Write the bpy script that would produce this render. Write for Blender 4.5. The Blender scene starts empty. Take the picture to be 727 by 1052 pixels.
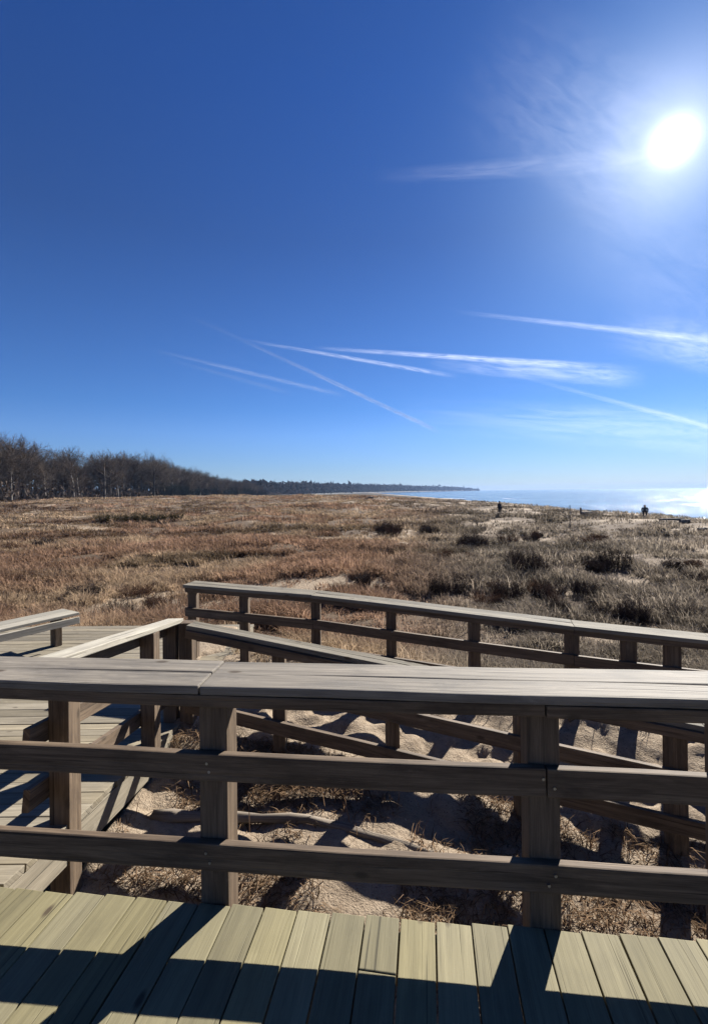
import bpy, bmesh, math, random
import numpy as np
from mathutils import Vector, Matrix, Quaternion

random.seed(7)
RNG = np.random.default_rng(11)
scene = bpy.context.scene
COL = scene.collection
R = math.radians

# ------------------------------------------------------------------ camera model (used to work out where things stand)
F, H, ROLL, CX, CY, W0, H0 = 480.0, 1.77, 0.0115, 363.5, 505.0, 727.0, 1052.0

def ray(px, py):
    u, v = px - CX, CY - py
    return ((u*math.cos(ROLL) + v*math.sin(ROLL))/F, (-u*math.sin(ROLL) + v*math.cos(ROLL))/F)

def at_z(px, py, z):
    a, b = ray(px, py); t = (z - H)/b
    return Vector((a*t, t, z))

def at_y(px, py, y):
    a, b = ray(px, py)
    return Vector((a*y, y, H + b*y))

SUN = Vector((0.693, 1.0, 0.742)).normalized()
SUN_EL = math.asin(SUN.z)
SUN_AZ = math.atan2(SUN.x, SUN.y)

# ------------------------------------------------------------------ numpy value noise
def _hash(ix, iy, seed):
    n = (ix.astype(np.int64)*374761393 + iy.astype(np.int64)*668265263 + seed*2147483647) & 0xffffffff
    n = ((n ^ (n >> 13))*1274126177) & 0xffffffff
    return ((n ^ (n >> 16)) & 0xffff)/65535.0

def vnoise(x, y, seed=0):
    x = np.asarray(x, float); y = np.asarray(y, float)
    ix, iy = np.floor(x), np.floor(y)
    fx, fy = x - ix, y - iy
    fx = fx*fx*(3 - 2*fx); fy = fy*fy*(3 - 2*fy)
    a, b = _hash(ix, iy, seed), _hash(ix+1, iy, seed)
    c, d = _hash(ix, iy+1, seed), _hash(ix+1, iy+1, seed)
    return (a*(1-fx) + b*fx)*(1-fy) + (c*(1-fx) + d*fx)*fy

def fbm(x, y, seed=0, octv=4):
    s = 0; amp = 1; tot = 0
    for k in range(octv):
        s = s + amp*vnoise(x*2**k + 17.3*k, y*2**k - 9.1*k, seed+k); tot += amp; amp *= .5
    return s/tot

def sstep(e0, e1, x):
    t = np.clip((np.asarray(x, float) - e0)/(e1 - e0), 0, 1)
    return t*t*(3 - 2*t)

# ------------------------------------------------------------------ terrain
NEAR_X = [-1.65, 2.4, 6.0];  NEAR_Y = [4.30, 3.27, 2.36];  NEAR_C = [0.606, 0.13, -0.12]
FAR_X = [-2.13, -0.47, 2.2, 3.33, 6.5]; FAR_Y = [6.0, 5.55, 4.75, 4.4, 3.5]; FAR_C = [0.625, 0.575, 0.41, 0.36, 0.25]

def height(x, y):
    x = np.asarray(x, float); y = np.asarray(y, float)
    # dunes
    d = np.hypot(x, y)
    h = -1.12 - .25*sstep(8, 30, y) + .0*x
    h = h + (fbm(x/9, y/9, 3, 3) - .5)*1.15*sstep(6, 16, d) + (fbm(x/31, y/26, 5, 3) - .5)*1.5*sstep(12, 45, d)
    h = h + (fbm(x/1.7, y/1.7, 8, 3) - .5)*.22*sstep(5, 9, d)
    left = 1 - sstep(-5, 34, x)
    h = h + left*1.75*sstep(35, 140, y) - left*3.4*sstep(230, 420, y)
    # crest and beach down to the lake
    crest = 34 + (fbm(y/14, y*0, 21, 2) - .5)*5
    h = np.where(x > crest - 12, h*(1 - sstep(crest-12, crest-1, x)) + (-1.32 + (fbm(x/3, y/3, 31, 2)-.5)*.25)*sstep(crest-12, crest-1, x), h)
    h = h - 4.2*sstep(crest, crest + 20, x)
    h = np.where(x > crest + 20, h - .03*(x - crest - 20), h)
    # near field: sandy path between the two low railings
    yn = np.interp(x, NEAR_X, NEAR_Y); zn = np.interp(x, NEAR_X, NEAR_C) - .95
    yf = np.interp(x, FAR_X, FAR_Y); zf = np.interp(x, FAR_X, FAR_C) - .95
    t = np.clip((y - yn)/(yf - yn), 0, 1)
    foot = (vnoise(x/.13, y/.11, 41) - .5)*.085 + (fbm(x/.5, y/.45, 43, 2) - .5)*.09
    pathz = zn*(1-t) + zf*t - .03*np.sin(t*math.pi) + foot
    pit = np.maximum(zn - .05 - .07*np.maximum(yn - y, 0), -1.3) + (fbm(x/.8, y/.6, 51, 3) - .5)*.22 + (vnoise(x/.13, y/.13, 53) - .5)*.035
    tp = sstep(.0, .35, yn - y + (fbm(x/.8, y/.8, 57, 2)-.5)*.4)
    near = np.where(y < yn, pathz*(1-tp) + pit*tp, pathz)
    tf = sstep(.1, 2.6, y - yf)
    near = near*(1-tf) + h*tf
    # right of the path it fades into the dunes, left it runs under the landing
    near = near*(1 - sstep(6, 9, x)) + np.minimum(h, near)*sstep(6, 9, x)
    under = -.95 + (fbm(x/.8, y/.8, 61, 2) - .5)*.15
    ul = 1 - sstep(-1.86, -1.66, x)
    dm = sstep(-3.3, -2.3, x + (fbm(x/.6, y/.6, 161, 3)-.5)*1.6)*sstep(5.2, 6.2, y + (fbm(x/.5+9, y/.5, 163, 3)-.5)*1.8)*(x < -1.5)
    under = under*(1-dm) + (-.315 + (vnoise(x/.2, y/.2, 165)-.5)*.04)*dm
    near = np.where(y < 8.0, near*(1-ul) + under*ul, near)
    k = sstep(7.2, 9.5, y)
    near = near*(1-k) + h*k
    return np.where(y < 9.5, near, h)

def hz(x, y):
    return float(height(np.array([x]), np.array([y]))[0])

def on_ground(px, py):
    a, b = ray(px, py)
    lo = None
    ts = np.concatenate([np.linspace(5.5, 40, 700), np.linspace(40, 700, 3000)])
    zz = H + b*ts - height(a*ts, ts)
    i = np.argmax(zz < 0)
    if zz[i] >= 0: i = len(ts) - 1
    t = ts[i]
    return Vector((a*t, t, hz(a*t, t)))

# ------------------------------------------------------------------ object helpers
def tag(o, label=None, cat=None, group=None, kind=None):
    if label: o['label'] = label
    if cat: o['category'] = cat
    if group: o['group'] = group
    if kind: o['kind'] = kind
    return o

def link(name, me, parent=None):
    o = bpy.data.objects.new(name, me); COL.objects.link(o)
    if parent is not None:
        o.parent = parent
        o.matrix_parent_inverse = parent.matrix_basis.inverted() if parent.matrix_basis != Matrix() else Matrix()
    return o

def empty(name, loc=(0, 0, 0)):
    o = bpy.data.objects.new(name, None); COL.objects.link(o); o.location = loc
    o.empty_display_size = .2
    return o

def np_mesh(name, v, tris=None, quads=None, mat=None, smooth=False, attrs=None):
    me = bpy.data.meshes.new(name)
    v = np.asarray(v, np.float32)
    loops, starts, totals = [], [], []
    s = 0
    if tris is not None and len(tris):
        t = np.asarray(tris, np.int32); loops.append(t.ravel()); starts.append(s + 3*np.arange(len(t))); totals.append(np.full(len(t), 3)); s += 3*len(t)
    if quads is not None and len(quads):
        t = np.asarray(quads, np.int32); loops.append(t.ravel()); starts.append(s + 4*np.arange(len(t))); totals.append(np.full(len(t), 4)); s += 4*len(t)
    loops = np.concatenate(loops); starts = np.concatenate(starts); totals = np.concatenate(totals)
    me.vertices.add(len(v)); me.vertices.foreach_set('co', v.ravel())
    me.loops.add(len(loops)); me.loops.foreach_set('vertex_index', loops.astype(np.int32))
    me.polygons.add(len(starts)); me.polygons.foreach_set('loop_start', starts.astype(np.int32)); me.polygons.foreach_set('loop_total', totals.astype(np.int32))
    if smooth: me.polygons.foreach_set('use_smooth', np.ones(len(starts), bool))
    me.update(calc_edges=True)
    for n, (typ, data) in (attrs or {}).items():
        a = me.attributes.new(n, typ, 'POINT')
        a.data.foreach_set('color' if 'COLOR' in typ else 'value', np.asarray(data, np.float32).ravel())
    if mat: me.materials.append(mat)
    return me

class MB:
    """collects bevelled, slightly warped boards into ONE mesh with grain-following UVs"""
    def __init__(self): self.v, self.f, self.uv = [], [], []
    def board(self, p0, p1, side, w, h, bev=.004, warp=.0015, seg=None):
        p0, p1 = Vector(p0), Vector(p1)
        a = (p1 - p0); L = a.length; a.normalize()
        s = Vector(side); s = (s - a*s.dot(a)).normalized(); n = a.cross(s)
        seg = seg or max(1, min(10, int(L/.35)))
        bm = bmesh.new()
        rings = []
        for i in range(seg + 1):
            x = L*i/seg
            rings.append([bm.verts.new((x, y, z)) for y, z in ((-w/2, -h/2), (w/2, -h/2), (w/2, h/2), (-w/2, h/2))])
        for i in range(seg):
            for k in range(4):
                bm.faces.new((rings[i][k], rings[i+1][k], rings[i+1][(k+1) % 4], rings[i][(k+1) % 4]))
        bm.faces.new(rings[0]); bm.faces.new(rings[-1][::-1])
        bmesh.ops.recalc_face_normals(bm, faces=bm.faces)
        if bev > 0:
            ed = [e for e in bm.edges if e.calc_face_angle(0) > .7]
            bmesh.ops.bevel(bm, geom=ed, offset=bev, segments=2, affect='EDGES', profile=.6)
        ph, ph2 = random.uniform(0, 6), random.uniform(0, 6)
        ou, ov = random.uniform(0, 90), random.uniform(0, 90)
        base = len(self.v)
        bm.verts.index_update()
        for vt in bm.verts:
            x, y, z = vt.co
            y2 = y + warp*math.sin(ph + x*2.1) + warp*.5*math.sin(ph2 + x*5.3)
            z2 = z + warp*math.sin(ph2 + x*1.7) + warp*.6*math.sin(ph + x*4.1 + y*9)
            self.v.append(p0 + a*x + s*y2 + n*z2)
        for fc in bm.faces:
            self.f.append([base + vv.index for vv in fc.verts])
            end = abs(fc.normal.x) > .8
            self.uv.append([(ou + (vv.co.y*.15 if end else vv.co.x), ov + (vv.co.z + vv.co.y)) for vv in fc.verts])
        bm.free()
        return self
    def cyl(self, p0, p1, r0, r1=None, n=10):
        p0, p1 = Vector(p0), Vector(p1); r1 = r0 if r1 is None else r1
        a = (p1 - p0).normalized(); s = a.orthogonal().normalized(); t = a.cross(s)
        b = len(self.v)
        for p, r in ((p0, r0), (p1, r1)):
            for k in range(n):
                q = 2*math.pi*k/n
                self.v.append(p + (s*math.cos(q) + t*math.sin(q))*r)
        for k in range(n):
            j = (k+1) % n
            self.f.append([b+k, b+j, b+n+j, b+n+k]); self.uv.append([(0, k/n), (0, j/n), (1, j/n), (1, k/n)])
        self.f.append([b+k for k in range(n)][::-1]); self.uv.append([(0, 0)]*n)
        self.f.append([b+n+k for k in range(n)]); self.uv.append([(0, 0)]*n)
        return self
    def build(self, name, mat, parent=None, smooth=False):
        me = bpy.data.meshes.new(name)
        me.from_pydata([tuple(q) for q in self.v], [], self.f)
        l = me.uv_layers.new(name='UVMap')
        l.data.foreach_set('uv', [c for f in self.uv for q in f for c in q])
        me.materials.append(mat)
        if smooth: me.polygons.foreach_set('use_smooth', [True]*len(me.polygons))
        me.update()
        return link(name, me, parent)

# ------------------------------------------------------------------ materials
class NT:
    def __init__(self, tree): self.t = tree; self.n = tree.nodes; self.l = tree.links
    def node(self, typ, **kw):
        nd = self.n.new(typ)
        for k, v in kw.items():
            if k.startswith('i_'):
                key = k[2:]; key = int(key) if key.isdigit() else key.replace('_', ' ')
                self.set(nd.inputs[key], v)
            else: setattr(nd, k, v)
        return nd
    def set(self, sock, v):
        if isinstance(v, bpy.types.NodeSocket): self.l.new(v, sock)
        else: sock.default_value = v
    def math(self, op, a, b=None, c=None, clamp=False):
        nd = self.n.new('ShaderNodeMath'); nd.operation = op; nd.use_clamp = clamp
        self.set(nd.inputs[0], a)
        if b is not None: self.set(nd.inputs[1], b)
        if c is not None: self.set(nd.inputs[2], c)
        return nd.outputs[0]
    def mix(self, fac, a, b, blend='MIX'):
        nd = self.n.new('ShaderNodeMix'); nd.data_type = 'RGBA'; nd.blend_type = blend
        self.set(nd.inputs[0], fac); self.set(nd.inputs[6], a); self.set(nd.inputs[7], b)
        return nd.outputs[2]
    def noise(self, vec, scale, detail=4, rough=.55, dist=0.0):
        nd = self.node('ShaderNodeTexNoise', i_Scale=scale, i_Detail=detail, i_Roughness=rough, i_Distortion=dist)
        self.l.new(vec, nd.inputs['Vector']); return nd.outputs['Fac']
    def mapping(self, vec, scale=(1, 1, 1), loc=(0, 0, 0)):
        nd = self.node('ShaderNodeMapping', i_Scale=scale, i_Location=loc)
        self.l.new(vec, nd.inputs['Vector']); return nd.outputs[0]
    def ramp(self, fac, stops):
        nd = self.n.new('ShaderNodeValToRGB'); cr = nd.color_ramp
        while len(cr.elements) < len(stops): cr.elements.new(.5)
        for e, (p, c) in zip(cr.elements, stops):
            e.position = p; e.color = c if len(c) == 4 else (*c, 1)
        self.l.new(fac, nd.inputs[0]); return nd.outputs[0]
    def rng(self, v, a, b, c, d):
        nd = self.node('ShaderNodeMapRange', i_1=a, i_2=b, i_3=c, i_4=d); nd.clamp = True
        self.l.new(v, nd.inputs[0]); return nd.outputs[0]

def new_mat(name):
    m = bpy.data.materials.new(name); m.use_nodes = True
    nt = NT(m.node_tree); nt.n.clear()
    out = nt.n.new('ShaderNodeOutputMaterial')
    return m, nt, out

def rgb(c): return (*c, 1.0)

def wood(name, dark, light, rough=.72, var=.35, knots=.6, spec=.35, stain=(.12, .11, .10), stain_amt=.3, satr=(.85, 1.12), scf=.35):
    m, nt, out = new_mat(name)
    uv = nt.node('ShaderNodeTexCoord').outputs['UV']
    grain = nt.noise(nt.mapping(uv, (1.6, 34, 1)), 1.0, 5, .6, .6)
    fine = nt.noise(nt.mapping(uv, (7, 230, 1)), 1.0, 3, .6)
    blotch = nt.noise(nt.mapping(uv, (2.6, 7, 1)), 1.0, 6, .66, .4)
    isl = nt.node('ShaderNodeNewGeometry').outputs['Random Per Island']
    mixf = nt.math('ADD', nt.math('MULTIPLY', grain, .65), nt.math('MULTIPLY', fine, .35))
    col = nt.ramp(mixf, [(.33, dark), (.66, light)])
    col = nt.mix(nt.rng(blotch, .48, .72, 0, stain_amt), col, rgb(stain))
    vor = nt.node('ShaderNodeTexVoronoi', feature='F1', voronoi_dimensions='2D', i_Scale=1.0)
    nt.l.new(nt.mapping(uv, (4.2, 9, 1)), vor.inputs['Vector'])
    knot = nt.rng(nt.math('ADD', vor.outputs['Distance'], nt.math('MULTIPLY', nt.math('SUBTRACT', fine, .5), .12)), .07, .17, knots, 0)
    ksel = nt.math('GREATER_THAN', nt.node('ShaderNodeSeparateColor', i_Color=vor.outputs['Color']).outputs[0], .89)
    col = nt.mix(nt.math('MULTIPLY', knot, ksel), col, rgb((.05, .035, .022)))
    split = nt.rng(nt.noise(nt.mapping(uv, (.7, 55, 1), (7, 3, 0)), 1.0, 3, .55, .3), .31, .355, .75, 0)
    col = nt.mix(split, col, rgb(tuple(q*.25 for q in dark)))
    scuff = nt.rng(nt.noise(nt.mapping(uv, (3.5, 9, 1), (1, 9, 0)), 1.0, 6, .7), .60, .72, 0, scf)
    col = nt.mix(scuff, col, rgb(tuple(min(.5, q*1.35 + .02) for q in light)))
    b = nt.rng(isl, 0, 1, 1 - var, 1 + var*.6)
    hue = nt.math('FRACT', nt.math('MULTIPLY', isl, 7.31))
    hsv = nt.node('ShaderNodeHueSaturation', i_Color=col, i_Value=b, i_Saturation=nt.rng(hue, 0, 1, *satr))
    bs = nt.node('ShaderNodeBsdfPrincipled', i_Roughness=rough)
    nt.l.new(hsv.outputs[0], bs.inputs['Base Color'])
    nt.set(bs.inputs['Specular IOR Level'], spec)
    crack = nt.rng(nt.noise(nt.mapping(uv, (.9, 60, 1)), 1.0, 2, .5), .30, .38, 0, 1)
    hgt = nt.math('ADD', nt.math('MULTIPLY', mixf, .6), nt.math('MULTIPLY', crack, .5))
    bp = nt.node('ShaderNodeBump', i_Strength=.7, i_Distance=.005, i_Height=hgt)
    nt.l.new(bp.outputs[0], bs.inputs['Normal'])
    nt.l.new(bs.outputs[0], out.inputs[0])
    return m

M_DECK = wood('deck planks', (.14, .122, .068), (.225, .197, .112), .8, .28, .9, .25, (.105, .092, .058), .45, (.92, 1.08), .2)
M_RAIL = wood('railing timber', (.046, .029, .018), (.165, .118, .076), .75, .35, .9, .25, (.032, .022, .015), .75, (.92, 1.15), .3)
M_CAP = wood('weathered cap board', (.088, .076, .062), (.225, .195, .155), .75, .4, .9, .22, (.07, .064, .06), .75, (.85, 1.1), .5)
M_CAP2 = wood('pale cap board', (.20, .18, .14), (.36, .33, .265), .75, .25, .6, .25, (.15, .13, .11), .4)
M_CAP3 = wood('path cap board', (.10, .088, .068), (.22, .195, .15), .8, .3, .8, .12, (.08, .07, .058), .6, (.85, 1.1), .4)
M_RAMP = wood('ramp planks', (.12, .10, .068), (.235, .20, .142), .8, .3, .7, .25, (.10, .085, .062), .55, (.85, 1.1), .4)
M_OLD = wood('old driftwood', (.07, .06, .052), (.15, .13, .115), .85, .3, .4, .2)

m, nt, out = new_mat('galvanised steel')
bs = nt.node('ShaderNodeBsdfPrincipled', i_Roughness=.45, i_Metallic=1.0); nt.set(bs.inputs['Base Color'], rgb((.32, .32, .33)))
nt.l.new(bs.outputs[0], out.inputs[0]); M_STEEL = m

# ground: sand with thatch where vegetation grows
m, nt, out = new_mat('dune ground')
obj = nt.node('ShaderNodeTexCoord').outputs['Object']
veg = nt.node('ShaderNodeAttribute', attribute_name='veg').outputs['Fac']
n1 = nt.noise(obj, .9, 6, .6); n2 = nt.noise(obj, 14, 5, .65); n3 = nt.noise(obj, 90, 3, .6)
scrub = (.032, .025, .020)  # far scrub colour, darkened to stand in for the self-shadow of grass
sand = nt.ramp(nt.math('ADD', nt.math('MULTIPLY', n2, .6), nt.math('MULTIPLY', n3, .4)), [(.30, (.14, .103, .07)), (.52, (.245, .192, .138)), (.72, (.32, .262, .195))])
that = nt.ramp(n2, [(.3, (.045, .03, .022)), (.7, (.135, .095, .06))])
f = nt.math('ADD', veg, nt.math('MULTIPLY', nt.math('SUBTRACT', n1, .5), .9))
f = nt.math('ADD', f, nt.math('MULTIPLY', nt.math('SUBTRACT', n2, .5), .8))
col = nt.mix(nt.rng(f, .38, .62, 0, 1), sand, that)
col = nt.mix(nt.rng(veg, 1.2, 1.9, 0, 1), col, rgb(scrub))
vor = nt.node('ShaderNodeTexVoronoi', i_Scale=30.0); nt.l.new(obj, vor.inputs['Vector'])
litt = nt.math('MULTIPLY', nt.rng(vor.outputs['Distance'], .12, .2, .8, 0), nt.math('GREATER_THAN', n1, .5))
col = nt.mix(litt, col, rgb((.07, .05, .035)))
bs = nt.node('ShaderNodeBsdfPrincipled', i_Roughness=.95); nt.l.new(col, bs.inputs['Base Color']); nt.set(bs.inputs['Specular IOR Level'], .1)
bp = nt.node('ShaderNodeBump', i_Strength=.8, i_Distance=.03, i_Height=nt.math('ADD', n2, nt.math('MULTIPLY', n3, .35)))
nt.l.new(bp.outputs[0], bs.inputs['Normal']); nt.l.new(bs.outputs[0], out.inputs[0]); M_GROUND = m

def leafy(name, transl=.35, attr='Col', mul=1.0):
    m, nt, out = new_mat(name)
    c = nt.node('ShaderNodeAttribute', attribute_name=attr).outputs['Color']
    d = nt.node('ShaderNodeBsdfDiffuse'); t = nt.node('ShaderNodeBsdfTranslucent')
    nt.l.new(c, d.inputs[0]); nt.l.new(c, t.inputs[0])
    mx = nt.node('ShaderNodeMixShader', i_0=transl); nt.l.new(d.outputs[0], mx.inputs[1]); nt.l.new(t.outputs[0], mx.inputs[2])
    nt.l.new(mx.outputs[0], out.inputs[0]); return m
M_GRASS = leafy('dry dune grass', .4)
M_TWIG = leafy('twigs', .15)

def plain(name, c, rough=.8, c2=None, scale=8.0):
    m, nt, out = new_mat(name)
    o = nt.node('ShaderNodeTexCoord').outputs['Object']
    n = nt.noise(o, scale, 4, .6)
    c2 = c2 or tuple(q*.6 for q in c)
    bs = nt.node('ShaderNodeBsdfPrincipled', i_Roughness=rough); nt.l.new(nt.ramp(n, [(.3, c2), (.7, c)]), bs.inputs['Base Color'])
    nt.l.new(bs.outputs[0], out.inputs[0]); return m
M_BARK = plain('grey bark', (.085, .072, .062), .9, (.045, .038, .034), 3)
M_COAT = plain('dark coat', (.022, .022, .03)); M_TROUSER = plain('dark trousers', (.02, .022, .035))
M_SKIN = plain('skin', (.42, .26, .19), .6, (.38, .23, .17)); M_HAIR = plain('dark hair', (.03, .02, .015))
M_POLE = plain('dark stake', (.05, .045, .04))
M_BLUFF = plain('bluff', (.04, .036, .032), .95, (.025, .025, .022), .02)

# lake
m, nt, out = new_mat('lake water')
obj = nt.node('ShaderNodeTexCoord').outputs['Object']
w1 = nt.noise(nt.mapping(obj, (.35, .12, 1)), 1.0, 5, .6, .3)
w2 = nt.noise(nt.mapping(obj, (2.2, 1.1, 1)), 1.0, 4, .6, .2)
bs = nt.node('ShaderNodeBsdfPrincipled', i_Roughness=.1); nt.set(bs.inputs['IOR'], 1.33)
foam = nt.noise(nt.mapping(obj, (.045, .006, 1), (3.1, 0, 0)), 1.0, 4, .6, 1.0)
fx = nt.node('ShaderNodeSeparateXYZ'); nt.l.new(obj, fx.inputs[0])
near_shore = nt.rng(fx.outputs[0], 55, 150, .8, 0)
fo = nt.math('MULTIPLY', nt.rng(foam, .58, .66, 0, .6), nt.math('MULTIPLY', near_shore, nt.rng(fx.outputs[0], 42, 54, 0, 1)))
nt.l.new(nt.mix(fo, rgb((.03, .07, .13)), rgb((.6, .63, .66))), bs.inputs['Base Color'])
nt.l.new(nt.math('ADD', nt.math('MULTIPLY', fo, .5), .1), bs.inputs['Roughness'])
slick = nt.noise(nt.mapping(obj, (.028, .034, 1), (5, 2, 0)), 1.0, 5, .65, .8)
bp = nt.node('ShaderNodeBump', i_Distance=.8, i_Height=nt.math('ADD', w1, nt.math('MULTIPLY', w2, .25)))
nt.set(bp.inputs['Strength'], nt.rng(slick, .40, .56, .22, 1.0))
nt.l.new(bp.outputs[0], bs.inputs['Normal']); nt.l.new(bs.outputs[0], out.inputs[0]); M_WATER = m

# thin high cloud (contrails and cirrus): sunlit ice crystals, more see-through towards the edges
def cloud_mat(name, dens, wisp, uvs=(16, 4), col=(.95, .96, 1.0)):
    m, nt, out = new_mat(name)
    uv = nt.node('ShaderNodeTexCoord').outputs['UV']
    sp = nt.node('ShaderNodeSeparateXYZ'); nt.l.new(uv, sp.inputs[0])
    x, y = sp.outputs[0], sp.outputs[1]
    yy = nt.math('ABSOLUTE', nt.math('SUBTRACT', nt.math('MULTIPLY', y, 2), 1))
    prof = nt.math('POWER', nt.math('SUBTRACT', 1, nt.math('MULTIPLY', yy, yy), clamp=True), 1.6)
    ends = nt.math('MULTIPLY', nt.rng(x, 0, .35, 0, 1), nt.rng(x, .8, 1, 1, 0))
    n = nt.noise(nt.mapping(uv, (uvs[0], uvs[1], 1), (random.uniform(0, 50), random.uniform(0, 50), 0)), 1.0, 7, .66, .9)
    a = nt.math('MULTIPLY', nt.math('MULTIPLY', prof, ends), nt.rng(n, .52 - wisp, .52 + wisp*.6, .12, 1))
    a = nt.math('MULTIPLY', a, dens, clamp=True)
    tr = nt.node('ShaderNodeBsdfTransparent'); tl = nt.node('ShaderNodeBsdfTranslucent'); nt.set(tl.inputs[0], rgb(col))
    mx = nt.node('ShaderNodeMixShader'); nt.l.new(a, mx.inputs[0]); nt.l.new(tr.outputs[0], mx.inputs[1]); nt.l.new(tl.outputs[0], mx.inputs[2])
    nt.l.new(mx.outputs[0], out.inputs[0]); return m

# ------------------------------------------------------------------ world, sun, camera
world = bpy.data.worlds.new('World'); scene.world = world; world.use_nodes = True
nt = NT(world.node_tree); nt.n.clear()
sky = nt.node('ShaderNodeTexSky', sky_type='NISHITA', sun_disc=False, sun_elevation=SUN_EL, sun_rotation=SUN_AZ,
              altitude=200.0, air_density=1.0, dust_density=.25, ozone_density=2.5)
hs = nt.node('ShaderNodeVectorMath', operation='MULTIPLY'); nt.l.new(sky.outputs[0], hs.inputs[0]); hs.inputs[1].default_value = (.19*1.5, .30*1.5, .54*1.5)
gen = nt.node('ShaderNodeTexCoord').outputs['Generated']
sx = nt.node('ShaderNodeSeparateXYZ'); nt.l.new(gen, sx.inputs[0])
grad = nt.ramp(sx.outputs[2], [(0.0, (1.0, .88, .79)), (.04, (1.0, .90, .82)), (.12, (.98, .96, .92)), (.174, (.77, .87, .86)), (.47, (.59, .65, .67)), (.66, (.49, .66, .76))])
hs2 = nt.node('ShaderNodeVectorMath', operation='MULTIPLY'); nt.l.new(hs.outputs[0], hs2.inputs[0]); nt.l.new(grad, hs2.inputs[1]); hs = hs2
dt = nt.node('ShaderNodeVectorMath', operation='DOT_PRODUCT'); nt.l.new(gen, dt.inputs[0]); dt.inputs[1].default_value = SUN
dd = nt.math('MAXIMUM', dt.outputs['Value'], 0.0)
aur = nt.math('ADD', nt.math('MULTIPLY', nt.math('POWER', dd, 3400.0), 12.0),
      nt.math('MULTIPLY', nt.math('POWER', dd, 260.0), 3.0))
wide = nt.math('MULTIPLY', nt.math('POWER', dd, 48.0), 1.25)
wc = nt.node('ShaderNodeVectorMath', operation='SCALE'); wc.inputs[0].default_value = (.66, .92, 1.05); nt.l.new(wide, wc.inputs['Scale'])
ac = nt.node('ShaderNodeVectorMath', operation='SCALE'); ac.inputs[0].default_value = (1.0, .97, .92); nt.l.new(aur, ac.inputs['Scale'])
add = nt.node('ShaderNodeVectorMath', operation='ADD'); nt.l.new(hs.outputs[0], add.inputs[0]); nt.l.new(ac.outputs[0], add.inputs[1])
add2 = nt.node('ShaderNodeVectorMath', operation='ADD'); nt.l.new(add.outputs[0], add2.inputs[0]); nt.l.new(wc.outputs[0], add2.inputs[1]); add = add2
bg = nt.node('ShaderNodeBackground', i_Strength=.05); nt.l.new(add.outputs[0], bg.inputs[0])
wo = nt.n.new('ShaderNodeOutputWorld'); nt.l.new(bg.outputs[0], wo.inputs[0])

ld = bpy.data.lights.new('sun_lamp', 'SUN'); ld.energy = 5.0; ld.angle = R(.53); ld.color = (1.0, .955, .88)
lo = bpy.data.objects.new('sun_lamp', ld); COL.objects.link(lo)
lo.rotation_mode = 'QUATERNION'; lo.rotation_quaternion = (-SUN).to_track_quat('-Z', 'Y'); lo.location = (20, 30, 40)

cd = bpy.data.cameras.new('camera'); co = bpy.data.objects.new('camera', cd); COL.objects.link(co); scene.camera = co
cd.sensor_fit = 'VERTICAL'; cd.sensor_height = 36.0; cd.lens = 36.0*F/H0
cd.shift_y = -(H0/2 - CY)/H0; cd.clip_start = .05; cd.clip_end = 300000
rt = Vector((math.cos(ROLL), 0, -math.sin(ROLL))); up = Vector((math.sin(ROLL), 0, math.cos(ROLL))); bk = Vector((0, -1, 0))
co.matrix_world = Matrix(((rt.x, up.x, bk.x, 0), (rt.y, up.y, bk.y, 0), (rt.z, up.z, bk.z, H), (0, 0, 0, 1)))

vs = scene.view_settings; vs.view_transform = 'Standard'; vs.look = 'None'; vs.exposure = 1.6; vs.gamma = 1.0; vs.use_curve_mapping = False
cy = scene.cycles
cy.use_denoising = True; cy.max_bounces = 8; cy.diffuse_bounces = 1; cy.glossy_bounces = 3; cy.transparent_max_bounces = 16; cy.volume_bounces = 0
cy.sample_clamp_indirect = 6.0; cy.use_adaptive_sampling = True; cy.adaptive_threshold = .02

# ------------------------------------------------------------------ ground sheet and lake
def graded(lo, hi, c0, c1, step, grow=1.09):
    v = list(np.arange(c0, c1 + 1e-6, step))
    s = step; x = c0
    while x > lo: s *= grow; x -= s; v.insert(0, x)
    s = step; x = c1
    while x < hi: s *= grow; x += s; v.append(x)
    return np.array(v)
gx = graded(-5000, 90, -2.0, 3.6, .05, 1.06); gy = graded(-400, 6000, 2.2, 6.6, .045, 1.05)
X, Y = np.meshgrid(gx, gy); Z = height(X, Y)
nx, ny = len(gx), len(gy)
idx = (np.arange(ny-1)[:, None]*nx + np.arange(nx-1)[None, :]).ravel()
quads = np.stack([idx, idx+1, idx+nx+1, idx+nx], 1)

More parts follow.
